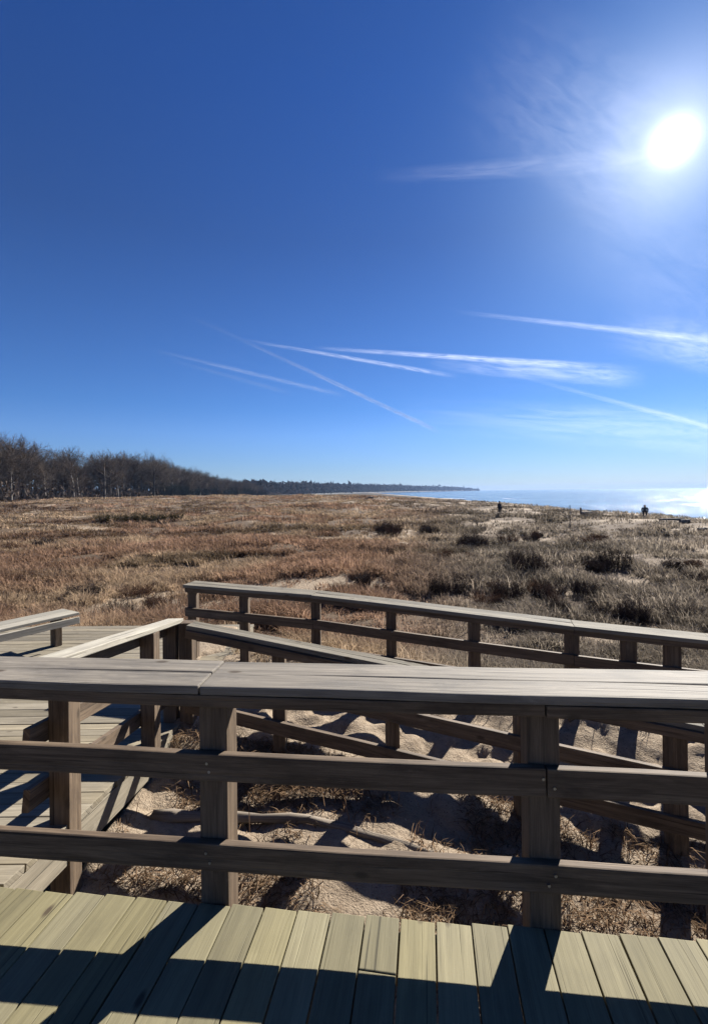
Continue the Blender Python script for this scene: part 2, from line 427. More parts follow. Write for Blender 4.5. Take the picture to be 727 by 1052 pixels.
TRAIL = [tuple(on_ground(*q)[:2]) for q in ((318, 606), (352, 594), (380, 581), (408, 571), (424, 558), (414, 546), (432, 534))]
def veg_amount(x, y):
    """0 bare sand .. 1 thick grass"""
    x = np.asarray(x, float); y = np.asarray(y, float)
    yf = np.interp(x, FAR_X, FAR_Y)
    v = sstep(.1, 1.6, y - yf)
    v = np.where((x < -1.66), sstep(7.3, 8.3, y), v)
    v = np.where((x < -6.6), 1, v)
    patch = fbm(x/6.0, y/4.5, 71, 3)
    right = sstep(-.12, .22, x/np.maximum(y, 1))
    v = v*(1 - right*.5*sstep(.40, .56, patch)) * (1 - .6*sstep(.62, .7, patch))
    yn = np.interp(x, NEAR_X, NEAR_Y)
    v = np.maximum(v, np.where((y < yn+.1) & (x > -1.7), .28 + .5*(fbm(x/.7, y/.6, 77, 3)-.35), 0))
    v = v*(1 - .7*sstep(28, 36, x))
    v = np.where(x < 30, np.maximum(v, 2*sstep(110, 170, y)), v)  # far ground passes full grass into the scrub colour with painted-in self-shadow
    tr = np.full(np.shape(x), 1e9)
    for (ax, ay), (bx, by) in zip(TRAIL[:-1], TRAIL[1:]):
        t = np.clip(((x-ax)*(bx-ax) + (y-ay)*(by-ay))/((bx-ax)**2 + (by-ay)**2), 0, 1)
        tr = np.minimum(tr, np.hypot(x - ax - t*(bx-ax), y - ay - t*(by-ay)))
    v = v*(.3 + .7*sstep(.35, 1.3, tr + (fbm(x/1.1, y/1.1, 151, 2)-.5)*1.2))
    return v
np_g = np_mesh('ground', np.stack([X, Y, Z], 2).reshape(-1, 3), quads=quads, mat=M_GROUND, smooth=True,
               attrs={'veg': ('FLOAT', veg_amount(X, Y).ravel())})
tag(link('ground', np_g), kind='structure')

S = 9000.0
xs = np.array([-S, 25, 60, 120, 300, 1000, S]); ys = np.array([-S, -300, 0, 150, 500, 2000, S])
XX, YY = np.meshgrid(xs, ys); i7 = (np.arange(6)[:, None]*7 + np.arange(6)[None, :]).ravel()
tag(link('lake_water', np_mesh('lake_water', np.stack([XX, YY, 0*XX - 3.4], 2).reshape(-1, 3), quads=np.stack([i7, i7+1, i7+8, i7+7], 1), mat=M_WATER)), kind='structure')

# ------------------------------------------------------------------ the deck we stand on
DK, DC = -.097, 1.956                          # deck edge: y = DC + DK*x
E1 = Vector((1, DK, 0)).normalized(); N1 = Vector((-DK, 1, 0)).normalized()
def edge(x, off=0, z=0): return Vector((x, DC + DK*x, z)) + N1*off
BD = Vector((.153, 1, 0)).normalized()         # run of the boards

deck = empty('wooden_deck', (0, 1, 0)); tag(deck, 'pale plank viewing deck in the foreground with striped railing shadows across it', 'deck')
mb = MB()
pitch = .1435/ (E1.dot(Vector((BD.y, -BD.x, 0))))
x0 = at_z(447.5, 975, 0); s0 = (x0 - BD*((x0.y - DC - DK*x0.x)/(BD.y - DK*BD.x))).x
pit_x = pitch*E1.x
for k in range(-21, 24):
    c = s0 + pit_x*(k + .5)
    e = edge(c, random.uniform(-.006, .004), -.019 + random.uniform(-.0012, .0012))
    if k == -2:                                 # a short patch piece at the edge
        mb.board(e - BD*3.4, e - BD*.232, (BD.y, -BD.x, 0), .1375, .038, .0035, .001, 8)
        e = e + Vector((0, 0, .004)) - BD*.004; mb.board(e - BD*.224, e, (BD.y, -BD.x, 0), .136, .038, .0035, .0005, 1); continue
    mb.board(e - BD*3.4, e, (BD.y, -BD.x, 0), .1375, .038, .0035, .001, 8)
mb.build('decking', M_DECK, deck)
mb = MB(); mb.board(edge(-3.0, -.03, -.04-.10), edge(3.3, -.03, -.04-.10), (0, 0, 1), .19, .038); mb.build('rim_joist', M_RAIL, deck)
mb = MB()
for k in range(-5, 8):
    c = edge(k*.41, -.06, -.14); mb.board(c - N1*3.2, c, (0, 0, 1), .185, .038)
mb.build('joist', M_RAIL, deck)
# ------------------------------------------------------------------ front railing
rl = empty('deck_railing', edge(0)); tag(rl, 'chunky foreground railing with wide flat cap standing on the deck edge', 'railing')
PW = .124
for x in (-1.80, -.62, .752, 1.49, 2.85):
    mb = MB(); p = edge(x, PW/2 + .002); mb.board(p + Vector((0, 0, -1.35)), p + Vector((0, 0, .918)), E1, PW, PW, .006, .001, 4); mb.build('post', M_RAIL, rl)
def rail_run(par, name, mat, xs, z0, z1, off, th):
    for xa, xb in zip(xs[:-1], xs[1:]):
        mb = MB(); zc = (z0+z1)/2
        mb.board(edge(xa+.002, off, zc + random.uniform(-.002, .002)), edge(xb-.002, off, zc + random.uniform(-.002, .002)), (0, 0, 1), z1-z0, th, .007, .0032)
        mb.build(name, mat, par)
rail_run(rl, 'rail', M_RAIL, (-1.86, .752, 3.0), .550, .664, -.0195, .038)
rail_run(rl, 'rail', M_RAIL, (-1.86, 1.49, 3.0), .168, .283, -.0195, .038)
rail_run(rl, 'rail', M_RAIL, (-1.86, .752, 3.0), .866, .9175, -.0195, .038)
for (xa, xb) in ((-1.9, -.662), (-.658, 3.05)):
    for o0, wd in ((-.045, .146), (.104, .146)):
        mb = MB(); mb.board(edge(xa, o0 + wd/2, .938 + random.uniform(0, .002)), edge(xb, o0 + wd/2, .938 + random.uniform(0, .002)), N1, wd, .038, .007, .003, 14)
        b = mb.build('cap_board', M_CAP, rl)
for x in (-.62, .752):
    for z in (.625, .59, .245, .205):
        p = edge(x + random.uniform(-.03, .03), -.0385, z); mb = MB(); mb.cyl(p + N1*.003, p - N1*.003, .006, n=10); mb.build('bolt', M_STEEL, rl)

# ------------------------------------------------------------------ ramp to the left, landing, bench
LX = -1.62
ramp = empty('wooden_ramp', (LX, 2.1, 0)); tag(ramp, 'short plank ramp dropping from the deck towards the landing at left', 'ramp')
y0, y1, za, zb = 2.14, 4.30, -.01, -.34
sl = Vector((0, y1-y0, zb-za)).normalized(); nrm = Vector((0, -sl.z, sl.y))
mb = MB(); n = 15; st = (Vector((0, y1, zb)) - Vector((0, y0, za))).length/n
for k in range(n):
    c = Vector((0, y0, za)) + sl*st*(k+.5) - nrm*.019
    mb.board(c + Vector((-3.6, 0, 0)), c + Vector((LX + random.uniform(-.008, .008), 0, 0)), sl, st-.006, .038, .004, .001)
mb.build('decking', M_RAMP, ramp)
mb = MB(); a = Vector((LX-.025, y0, za)) - nrm*.13; b = Vector((LX-.025, y1-.03, zb)) - nrm*.13; mb.board(a, b, nrm, .18, .04); mb.build('side_board', M_RAMP, ramp)
mb = MB()
for x in (-3.5, -2.6): mb.board(Vector((x, y0, za)) - nrm*.14, Vector((x, y1-.03, zb)) - nrm*.14, nrm, .19, .04)
mb.build('joist', M_RAIL, ramp)

ld_ = empty('wooden_landing', (-3, 5.9, -.9)); tag(ld_, 'flat plank landing at left with a bench at its far side', 'landing')
mb = MB(); n = 22; st = (7.5-4.31)/n
for k in range(n):
    y = 4.31 + st*(k+.5); mb.board((-6.4, y, zb-.019+random.uniform(-.001, .001)), (LX + random.uniform(-.008, .008), y, zb-.019+random.uniform(-.001, .001)), (0, 1, 0), st-.006, .038, .004, .001)
mb.build('decking', M_RAMP, ld_)
mb = MB(); mb.board((LX-.03, 4.33, zb-.14), (LX-.03, 7.47, zb-.14), (0, 0, 1), .19, .038); mb.board((-6.4, 7.47, zb-.14), (LX-.06, 7.47, zb-.14), (0, 0, 1), .19, .038)
mb.build('fascia', M_RAMP, ld_)
for x, y in ((LX-.14, 7.35), (-6.2, 7.35), (-6.2, 4.5), (-3.9, 4.5), (-3.9, 7.35)):
    mb = MB(); mb.board((x, y, -1.3), (x, y, zb-.045), (1, 0, 0), .12, .12); mb.build('support_post', M_RAIL, ld_)

# side railing of the ramp
sr = empty('ramp_railing', (LX-.06, 2.2, -.4)); tag(sr, 'sloping side railing beside the left ramp ending at a doubled corner post', 'railing')
def rcap(y): return .94 + (.612-.94)*(y-2.15)/(4.3-2.15)
for y in (2.68, 3.80):
    mb = MB(); mb.board((-1.672, y, -1.3), (-1.672, y, rcap(y)-.04), (1, 0, 0), .115, .115, .006); mb.build('post', M_RAIL, sr)
for x in (-1.715, -1.565):
    mb = MB(); mb.board((x, 4.36, -1.3), (x, 4.36, .575), (1, 0, 0), .122, .122, .006); mb.build('post', M_RAIL, sr)
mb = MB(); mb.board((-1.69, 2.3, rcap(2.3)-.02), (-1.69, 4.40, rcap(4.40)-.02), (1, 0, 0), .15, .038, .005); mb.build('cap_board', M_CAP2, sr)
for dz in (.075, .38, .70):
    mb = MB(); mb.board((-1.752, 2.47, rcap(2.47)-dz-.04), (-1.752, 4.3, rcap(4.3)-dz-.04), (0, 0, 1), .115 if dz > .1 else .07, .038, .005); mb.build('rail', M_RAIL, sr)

# bench
f1 = at_z(82, 629, .10); f0d = (at_z(0, 647, .10) - f1).normalized(); back = Vector((f0d.y, -f0d.x, 0)); back = back if back.y > 0 else -back
bench = empty('bench', (f1.x, f1.y, zb)); tag(bench, 'low backless plank bench on the far side of the left landing', 'bench')
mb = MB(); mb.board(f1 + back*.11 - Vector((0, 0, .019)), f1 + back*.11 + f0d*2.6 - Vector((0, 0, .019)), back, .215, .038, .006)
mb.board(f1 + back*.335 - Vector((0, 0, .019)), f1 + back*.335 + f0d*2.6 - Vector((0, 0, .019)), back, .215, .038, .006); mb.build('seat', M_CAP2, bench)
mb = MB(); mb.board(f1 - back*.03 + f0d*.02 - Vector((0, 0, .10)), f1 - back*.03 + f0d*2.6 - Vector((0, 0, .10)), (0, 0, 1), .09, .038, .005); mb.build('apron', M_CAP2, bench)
for q in (.22, 1.3, 2.3):
    c = f1 + f0d*q + back*.2; mb = MB(); mb.board(Vector((c.x, c.y, zb+.001)), Vector((c.x, c.y, .06)), back, .14, .09, .005); mb.build('leg', M_RAIL, bench)

# ------------------------------------------------------------------ railings along the sandy path
def path_railing(name, label, xs, ys, cs, post_xs, drops, capw, posth=1.25, pw=.11, cap_side=1):
    e = empty(name, (xs[0], ys[0], cs[0]-.95)); tag(e, label, 'railing')
    P = [Vector((x, y, c)) for x, y, c in zip(xs, ys, cs)]
    def pt(x): return Vector((x, float(np.interp(x, xs, ys)), float(np.interp(x, xs, cs))))
    dirs = (P[-1]-P[0]); side = Vector((-dirs.y, dirs.x, 0)).normalized()
    for x in post_xs:
        p = pt(x); mb = MB(); mb.board((p.x, p.y, p.z-posth), (p.x, p.y, p.z-.04), (1, 0, 0), pw, pw, .006); mb.build('post', M_RAIL, e)
    for a, b in zip(P[:-1], P[1:]):
        a2 = a + (a-b).normalized()*.0; g = (b-a).normalized()
        s = Vector((-g.y, g.x, 0))
        mb = MB(); 
        for o in (-1, 1): mb.board(a + g*.001 + s*o*capw*.2525 - Vector((0, 0, .019)), b - g*.001 + s*o*capw*.2525 - Vector((0, 0, .019)), s, capw*.495, .038, .005, .002)
        mb.build('cap_board', M_CAP3, e)
        for dz, hh in drops:
            mb = MB(); mb.board(a + g*.002 - s*(pw/2+.021) - Vector((0, 0, dz+hh/2)), b - g*.002 - s*(pw/2+.021) - Vector((0, 0, dz+hh/2)), (0, 0, 1), hh, .038, .005, .002)
            mb.build('rail', M_RAIL, e)
    return e
def px_x(px, xs, ys):
    t = (px-CX)/F
    xx = np.linspace(xs[0], xs[-1], 4000); return float(xx[np.argmin(np.abs(xx/np.interp(xx, xs, ys) - t - .0))])
path_railing('path_railing', 'nearer of the two low railings along the sandy path, sloping down to the right',
             [-1.50]+NEAR_X[1:], [4.26]+NEAR_Y[1:], [.588]+NEAR_C[1:], [px_x(q, NEAR_X, NEAR_Y) for q in (285, 400, 533, 690)] + [3.9, 5.3], [(.04, .07), (.335, .115), (.66, .115)], .15)
path_railing('path_railing', 'farther low railing along the sandy path, in front of the dune grass',
             FAR_X, FAR_Y, FAR_C, [FAR_X[0]+.06] + [px_x(q, FAR_X, FAR_Y) for q in (250, 323, 400, 485, 585, 643, 688)] + [4.3, 5.5], [(.04, .06), (.30, .11), (.60, .11)], .27)

# ------------------------------------------------------------------ dune grass (uncountable)
def blades(base, hgt, wid, lean_dir, lean, col, rise=1.0):
    n = len(base)
    lx, ly = np.cos(lean_dir)*lean, np.sin(lean_dir)*lean
    wa = lean_dir + 1.57 + RNG.normal(0, .5, n); wx, wy = wid*.5*np.cos(wa), wid*.5*np.sin(wa)
    b = base
    z = np.zeros(n)
    p0 = b + np.stack([-wx, -wy, z-.02], 1); p1 = b + np.stack([wx, wy, z-.02], 1)
    mid = b + np.stack([lx*.35*hgt, ly*.35*hgt, hgt*.6*rise], 1)
    p2 = mid + np.stack([-wx*.8, -wy*.8, z], 1); p3 = mid + np.stack([wx*.8, wy*.8, z], 1)
    p4 = b + np.stack([lx*hgt, ly*hgt, rise*hgt*np.sqrt(np.maximum(.15, 1-.5*lean**2))], 1)
    v = np.stack([p0, p1, p3, p2, p4], 1).reshape(-1, 3)
    i = 5*np.arange(n)
    q = np.stack([i, i+1, i+2, i+3], 1); t = np.stack([i+3, i+2, i+4], 1)
    c = np.repeat(col, 5, 0); c = np.concatenate([c, np.ones((len(c), 1))], 1)
    return v, q, t, c
def merge(parts):
    V, Q, T, C = [], [], [], []; o = 0
    for v, q, t, c in parts:
        V.append(v); Q.append(q+o); T.append(t+o); C.append(c); o += len(v)
    return np.concatenate(V), np.concatenate(Q), np.concatenate(T), np.concatenate(C)

def grass_colour(x, y, n):
    red = fbm(x/7, y/5, 81, 3); gr = sstep(-.02, .32, x/np.maximum(y, 1))
    A = np.array([.245, .156, .104]); B = np.array([.30, .218, .143]); Cc = np.array([.205, .176, .140])
    w = sstep(.42, .58, red)[:, None]
    c = A*(1-w) + B*w
    c = c*(1-gr[:, None]*.92) + Cc*gr[:, None]*.92
    dk = sstep(.56, .66, fbm(x/11, y/4.2, 91, 3))[:, None]
    c = c*(1 - .55*dk)
    c = c*(1 + .35*(sstep(.55, .68, fbm(x/3.1, y/2.2, 95, 3)) - .6*sstep(.55, .7, fbm(x/2.3, y/1.9, 97, 3)))[:, None])
    band = (sstep(62, 75, y)*(1 - sstep(95, 110, y))*(1 - sstep(-30, -8, x))*sstep(.35, .55, fbm(x/20, y/9, 99, 2)))[:, None]
    c = c*(1 - .55*band)
    return c*RNG.uniform(.6, 1.3, (n, 1))

parts = []
NT_ = 36000
az = RNG.uniform(-.86, .80, NT_*3); u = RNG.uniform(0, 1, NT_*3)
dist = 5.5*np.exp(u*math.log(170/5.5))
tx, ty = np.sin(az)*dist, np.cos(az)*dist
keep = RNG.uniform(0, 1, NT_*3) < veg_amount(tx, ty)*(.10 + .90*sstep(.40, .56, fbm(tx/1.9, ty/1.5, 101, 3)))
tx, ty, dist = tx[keep], ty[keep], dist[keep]
print('tufts', len(tx))
for lo_, hi_, nb in ((0, 12, 26), (12, 30, 18), (30, 400, 9)):
    s = (dist >= lo_) & (dist < hi_)
    X_, Y_, D_ = np.repeat(tx[s], nb), np.repeat(ty[s], nb), np.repeat(dist[s], nb)
    n = len(X_)
    if not n: continue
    rad = .10 + .006*D_
    a = RNG.uniform(0, 2*math.pi, n); r = rad*np.sqrt(RNG.uniform(0, 1, n))
    tuft_h = np.repeat(RNG.uniform(.15, .42, s.sum())*(.45 + .75*sstep(.4, .62, fbm(tx[s]/1.9, ty[s]/1.5, 101, 3)) + .5*sstep(.55, .7, fbm(tx[s]/5, ty[s]/5, 111, 2))), nb)
    bx, by = X_ + np.cos(a)*r, Y_ + np.sin(a)*r
    bz = height(bx, by)
    hgt = tuft_h*RNG.uniform(.5, 1.15, n)
    wid = np.maximum(.005, .0014*D_)*RNG.uniform(.6, 1.3, n)
    lean = RNG.uniform(.3, 1.35, n)
    ld2 = np.where(RNG.uniform(0, 1, n) < .6, a, RNG.normal(2.6, .8, n))
    tc = np.repeat(grass_colour(tx[s], ty[s], s.sum()), nb, 0)*RNG.uniform(.75, 1.25, (n, 1))
    parts.append(blades(np.stack([bx, by, bz], 1), hgt, wid, ld2, lean, tc))
V, Q, T, C = merge(parts)
tag(link('dune_grass', np_mesh('dune_grass', V, tris=T, quads=Q, mat=M_GRASS, attrs={'Col': ('FLOAT_COLOR', C)})), kind='stuff')

# dead stems and leaf litter lying on the sand slope under the deck edge
n = 26000
lx_ = RNG.uniform(-1.6, 4.2, n); ly_ = np.interp(lx_, NEAR_X, NEAR_Y) - RNG.uniform(-.1, 1.5, n)
k = RNG.uniform(0, 1, n) < sstep(.36, .56, fbm(lx_/.55, ly_/.45, 121, 3)); lx_, ly_ = lx_[k], ly_[k]; n = len(lx_)
colr = np.array([.15, .10, .062])*RNG.uniform(.4, 1.8, (n, 1))
v1 = blades(np.stack([lx_, ly_, height(lx_, ly_)+.012], 1), RNG.uniform(.03, .15, n), RNG.uniform(.004, .010, n), RNG.uniform(0, 6.28, n), RNG.uniform(.9, 1.4, n), colr, RNG.uniform(.05, .5, n)**1.5)
n2 = 260
sx = RNG.uniform(-.8, 3.6, n2); sy = np.interp(sx, NEAR_X, NEAR_Y) - RNG.uniform(.15, 1.2, n2)
k = fbm(sx/.4, sy/.4, 131, 2) > .6; sx, sy = sx[k], sy[k]; n2 = len(sx)
v2 = blades(np.stack([sx, sy, height(sx, sy)], 1), RNG.uniform(.08, .26, n2), RNG.uniform(.004, .008, n2), RNG.uniform(0, 6.28, n2), RNG.uniform(.2, .9, n2), np.array([.16, .10, .06])*RNG.uniform(.5, 1.5, (n2, 1)))
V, Q, T, C = merge([v1, v2])
tag(link('dead_grass_litter', np_mesh('dead_grass_litter', V, tris=T, quads=Q, mat=M_GRASS, attrs={'Col': ('FLOAT_COLOR', C)})), kind='stuff')

# ------------------------------------------------------------------ branching plants
def tube(V, T, p0, p1, r0, r1):
    a = p1 - p0; a = a/np.linalg.norm(a)
    s = np.cross(a, [.3, .5, .81]); s /= np.linalg.norm(s); t = np.cross(a, s)
    o = len(V)
    for p, r in ((p0, r0), (p1, r1)):
        for k in range(3):
            q = 2.094*k; V.append(p + (s*math.cos(q) + t*math.sin(q))*r)
    for k in range(3):
        j = (k+1) % 3
        T.append((o+k, o+j, o+3+j)); T.append((o+k, o+3+j, o+3+k))
def perturb(d, amt, up=0.0):
    e = d + RNG.normal(0, amt, 3); e[2] += up
    return e/np.linalg.norm(e)

def make_tree(hh, kind):
    """returns trunk mesh data and crown mesh data of one bare deciduous tree"""
    tv, tt, cv, ct, cc = [], [], [], [], []
    p = np.zeros(3); d = np.array([0, 0, 1.0]); r = hh*.023
    nseg = 5; tr = []
    for i in range(nseg):
        q = p + d*hh*.11; tube(tv, tt, p, q, r, r*.86); tr.append((q, d, r)); p = q; d = perturb(d, .09, .1); r *= .86
    def limb(p, d, L, r, lev):
        q = p; dd = d; n = 3
        for i in range(n):
            e = q + dd*L/n; tube(cv, ct, q, e, r, r*.72); 
            if lev < 3:
                for _ in range((3, 3, 3)[lev]):
                    nd = perturb(dd, .6, .08); limb(q + (e-q)*RNG.uniform(.3, 1), nd, L*RNG.uniform(.42, .62), max(.019, r*.55), lev+1)
            q = e; dd = perturb(dd, .16, .08); r *= .72
    for (q, d0, r0) in tr[1:]:
        for _ in range(3):
            a = RNG.uniform(0, 6.28); nd = np.array([math.cos(a)*.75, math.sin(a)*.75, RNG.uniform(.4, 1.0)]); nd /= np.linalg.norm(nd)
            limb(q, nd, hh*RNG.uniform(.22, .34), r0*.5, 1)
    for _ in range(3): limb(p, perturb(d, .42), hh*RNG.uniform(.2, .27), r*.7, 1)

    V = np.array(cv); n = len(V)
    shade = RNG.uniform(.75, 1.25, (n//6+1, 1)).repeat(6, 0)[:n]
    base = np.array([.082, .064, .052]) if kind % 3 else np.array([.125, .10, .08])
    return (tv, tt), (V, ct, np.concatenate([base*shade, np.ones((n, 1))], 1))

TREE_MESH = []
for kd in range(8):
    (tv, tt), (cv, ct, ccol) = make_tree(13.0*RNG.uniform(.9, 1.1), kd)
    TREE_MESH.append((np_mesh('trunk', np.array(tv), tris=tt, mat=M_BARK), np_mesh('crown', cv, tris=ct, mat=M_TWIG, attrs={'Col': ('FLOAT_COLOR', ccol)}), max(q[2] for q in cv)))
print('tree crown tris', len(TREE_MESH[0][1].polygons))

TOPX = [-60, 0, 25, 44, 54, 62, 70, 80, 110, 135, 160, 185, 205, 230, 255, 275]
TOPY = [440, 447, 450, 458, 470, 467, 459, 468, 464, 465, 467, 478, 484, 490, 494, 496]
ntree = 0
for row, (xr, stp) in enumerate(((-86, 4.6), (-90, 4.8), (-95, 5.0), (-101, 5.4), (-108, 6))):
    y = 98.0 + row*2
    while y < 430:
        x = xr + random.uniform(-3, 3); px = CX + F*x/y
        if px > -55:
            ty_ = float(np.interp(px, TOPX, TOPY)); gz = hz(x, y)
            a, b = ray(px, ty_); want = (H + b*y - gz)*random.choice((random.uniform(.72, .98), random.uniform(.95, 1.13)))
            tm = random.choice(TREE_MESH); s = want/tm[2]
            if s > .25:
                e = empty('bare_tree', (x, y, gz - .1)); e.scale = (s*random.uniform(.9, 1.15),)*2 + (s,); e.rotation_euler.z = random.uniform(0, 6.28)
                tag(e, 'leafless grey tree in the row along the far left edge of the dune field', 'tree', 'bare trees along the left edge of the dunes')
                for nm, me in (('trunk', tm[0]), ('crown', tm[1])):
                    o = bpy.data.objects.new(nm, me); COL.objects.link(o); o.parent = e
                ntree += 1
        y += stp*random.uniform(.7, 1.3)*(1 + (y-98)/420)
print('trees', ntree)

# brush under and behind the bare trees, one dense mass
n = 46000
y = 100 + 480*RNG.uniform(0, 1, n)**1.3; x = -np.abs(RNG.normal(0, 1, n))*10 - 81 - RNG.uniform(0, 1, n)*22
z = height(x, y) + RNG.uniform(0, 1, n)**1.3*(1.8 + 3.8*fbm(x/14, y/14, 141, 2))
V = (np.stack([x, y, z], 1)[:, None, :] + RNG.normal(0, 1, (n, 3, 3))*np.array([.28, .28, .6])).reshape(-1, 3)
colr = np.concatenate([np.repeat(np.array([.075, .058, .048])*RNG.uniform(.5, 1.5, (n, 1)), 3, 0), np.ones((3*n, 1))], 1)
tag(link('undergrowth', np_mesh('undergrowth', V, tris=np.arange(3*n).reshape(-1, 3), mat=M_TWIG, attrs={'Col': ('FLOAT_COLOR', colr)})), kind='stuff')

# shrub meshes: many fine stems fanning up from the ground
def make_shrub(nst, col, spread):
    V, T = [], []
    for i in range(nst):
        a = RNG.normal(RNG.choice([.6, 2.9, 4.6]), .7); rr = .5*math.sqrt(RNG.uniform(0, 1))
        p = np.array([math.cos(a)*rr, math.sin(a)*rr, -.03]); d = np.array([math.cos(a)*spread*RNG.uniform(.1, 1), math.sin(a)*spread*RNG.uniform(.1, 1), 1.0]); d /= np.linalg.norm(d)
        L = RNG.uniform(.45, .8)*(1.15 - .9*rr*rr*2); r = .012
        for k in range(3):
            q = p + d*L/3; tube(V, T, p, q, r, r*.75)
            for _ in range(3):
                nd = perturb(d, .6, .05); e = q + nd*L*RNG.uniform(.15, .38); tube(V, T, q, e, r*.7, r*.35)
                for _ in range(2):
                    n3 = perturb(nd, .8, 0); tube(V, T, e, e + n3*L*RNG.uniform(.08, .2), r*.5, r*.3)
            p = q; d = perturb(d, .2, 0); r *= .75
    V = np.array(V); sh = RNG.uniform(.5, 1.5, (len(V)//6+1, 1)).repeat(6, 0)[:len(V)]
    return np_mesh('shrub', V, tris=T, mat=M_TWIG, attrs={'Col': ('FLOAT_COLOR', np.concatenate([np.array(col)*sh, np.ones((len(V), 1))], 1))})
SH_DARK = [make_shrub(q, (.050, .038, .034), w) for q, w in ((80, .8), (120, .5), (100, .65), (70, 1.0), (110, .45))]
SH_RED = [make_shrub(q, (.10, .060, .042), w) for q, w in ((60, .7), (80, .45), (70, .9))]
SH_GREEN = [make_shrub(60, (.045, .042, .024), .7)]
# (px, base py, width px, height px, kind, label or None)
SHRUBS = [(396, 549, 24, 14, 0, 'dark round bush in the brown grass near the middle of the dune field'),
 (540, 589, 46, 24, 0, 'wide black bush in the dunes right of centre'), (632, 584, 34, 26, 0, 'tall dark rounded bush standing alone on the right slope'),
 (567, 626, 20, 26, 1, 'small reddish dark bush right behind the far railing'), (600, 612, 28, 18, 0, None), (650, 640, 40, 24, 0, None), (700, 640, 46, 24, 0, None),
 (522, 613, 32, 20, 0, None), (490, 566, 34, 18, 0, None), (478, 604, 36, 16, 0, None), (522, 560, 24, 14, 1, None), (440, 548, 26, 9, 0, None), (395, 570, 24, 9, 0, None), (372, 602, 24, 14, 0, None),
 (420, 590, 22, 14, 1, None), (45, 562, 22, 10, 0, None), (76, 566, 22, 8, 1, None), (148, 577, 22, 9, 0, None), (8, 566, 18, 12, 1, None),
 (86, 617, 44, 18, 0, 'black scrubby bush just behind the end of the bench'), (122, 640, 46, 24, 0, 'dark tangled scrub right behind the far edge of the left landing'), (162, 626, 36, 18, 1, None), (140, 612, 34, 16, 1, None),
 (690, 585, 26, 12, 0, None), (610, 560, 30, 10, 1, None), (570, 575, 24, 10, 0, None), (455, 575, 26, 12, 1, None), (340, 560, 26, 8, 1, None), (715, 600, 30, 14, 0, None), (20, 600, 40, 14, 1, None), (60, 598, 40, 12, 1, None), (545, 556, 20, 8, 0, None), (680, 548, 14, 6, 0, None)]
_r = random.Random(5)
for q in list(SHRUBS):
    if q[0] > 330:
        for _ in range(2): SHRUBS.append((q[0] + _r.uniform(-1, 1)*q[2]*1.1, q[1] + _r.uniform(-7, 5), q[2]*_r.uniform(.4, .95), q[3]*_r.uniform(.4, .85), _r.choice((0, 0, 1)), None))
for _ in range(26):
    yy = _r.uniform(545, 636); SHRUBS.append((_r.uniform(340, 725), yy, (yy-500)*_r.uniform(.1, .32), (yy-500)*_r.uniform(.06, .16), _r.choice((0, 1)), None))
for (px, py, w, h_, kd, lab) in SHRUBS:
    p = on_ground(px, py); d = p.y/F
    o = link('shrub', random.choice((SH_DARK, SH_RED)[kd])); o.location = (p.x, p.y, p.z - .02)
    sw = w*d/1.5; o.scale = (sw, sw, h_*d/.85); o.rotation_euler.z = random.uniform(0, 6.28)
    tag(o, lab or ('low dark leafless bush scattered among the dune grass' if kd == 0 else 'low reddish brown bush scattered among the dune grass'), 'bush', 'bushes in the dune field')
# dark greenish rushes, a wide low patch on the left
for i, px in enumerate(np.linspace(106, 182, 9)):
    p = on_ground(px, 537 - (px-106)*.03); d = p.y/F
    o = link('rush_clump', SH_GREEN[0]); o.location = (p.x, p.y, p.z-.02); o.scale = (11*d, 11*d, 9*d*random.uniform(.8, 1.2)/.85); o.rotation_euler.z = random.uniform(0, 6.28)
    tag(o, 'dark green rush clump in the long dark strip on the left of the field', 'rushes', 'rushes in the dark strip')
# dense dark evergreens below the bare trees
EVG = [make_shrub(150, (.020, .022, .018), .6) for _ in range(2)]
for i in range(26):
    px = 166 + 108*(i+random.uniform(0, .8))/26; y = 84.0*F/(CX-px); x = -84.0 - random.uniform(0, 4); gz = hz(x, y); d = y/F
    o = link('evergreen_shrub', random.choice(EVG)); o.location = (x, y, gz-.1); w = 13*d; hh = (13 - 5*(px-166)/108)*d*random.uniform(.8, 1.15)
    o.scale = (w/1.3, w/1.3, hh/.85); o.rotation_euler.z = random.uniform(0, 6.28)
    tag(o, 'dense dark evergreen thicket below the bare trees at the edge of the field', 'shrub', 'dark thicket below the trees')

# ------------------------------------------------------------------ far shore
pts = []
for px, yy in zip(np.linspace(262, 492, 40), np.exp(np.linspace(math.log(470), math.log(4200), 40))): pts.append(((px-CX)/F*yy, yy, px))
V, Q = [], []
for i, (x, y, px) in enumerate(pts):
    hb = (-2.4 + 4*(i/39)**.8)*(1 if i < 38 else .3); wd = 60 + 200*i/39
    for dx, z in ((-wd, hb), (0.0, hb), (14.0, -4.5), (-wd, -4.5)): V.append((x+dx*.6, y - dx*.25 if dx > 0 else y - dx*.8, z))
for i in range(39):
    o = 4*i
    for k in range(4): Q.append((o+k, o+(k+1) % 4, o+4+(k+1) % 4, o+4+k))
Q.append((0, 1, 2, 3)); o = 4*39; Q.append((o+3, o+2, o+1, o))
tag(link('headland', np_mesh('headland', V, quads=Q, mat=M_BLUFF)), kind='structure')
n = 26000
ti = RNG.uniform(0, 39, n); i0 = np.minimum(ti.astype(int), 38); fr = ti - i0; PA = np.array(pts)
x = PA[i0, 0]*(1-fr) + PA[i0+1, 0]*fr; y = PA[i0, 1]*(1-fr) + PA[i0+1, 1]*fr; px = PA[i0, 2]*(1-fr) + PA[i0+1, 2]*fr
zb_ = -3.2 + 3*(ti/39)
topy = np.interp(px, [262, 300, 350, 400, 440, 470, 492], [494.5, 496.5, 497.3, 498.3, 499.8, 501, 503.2])
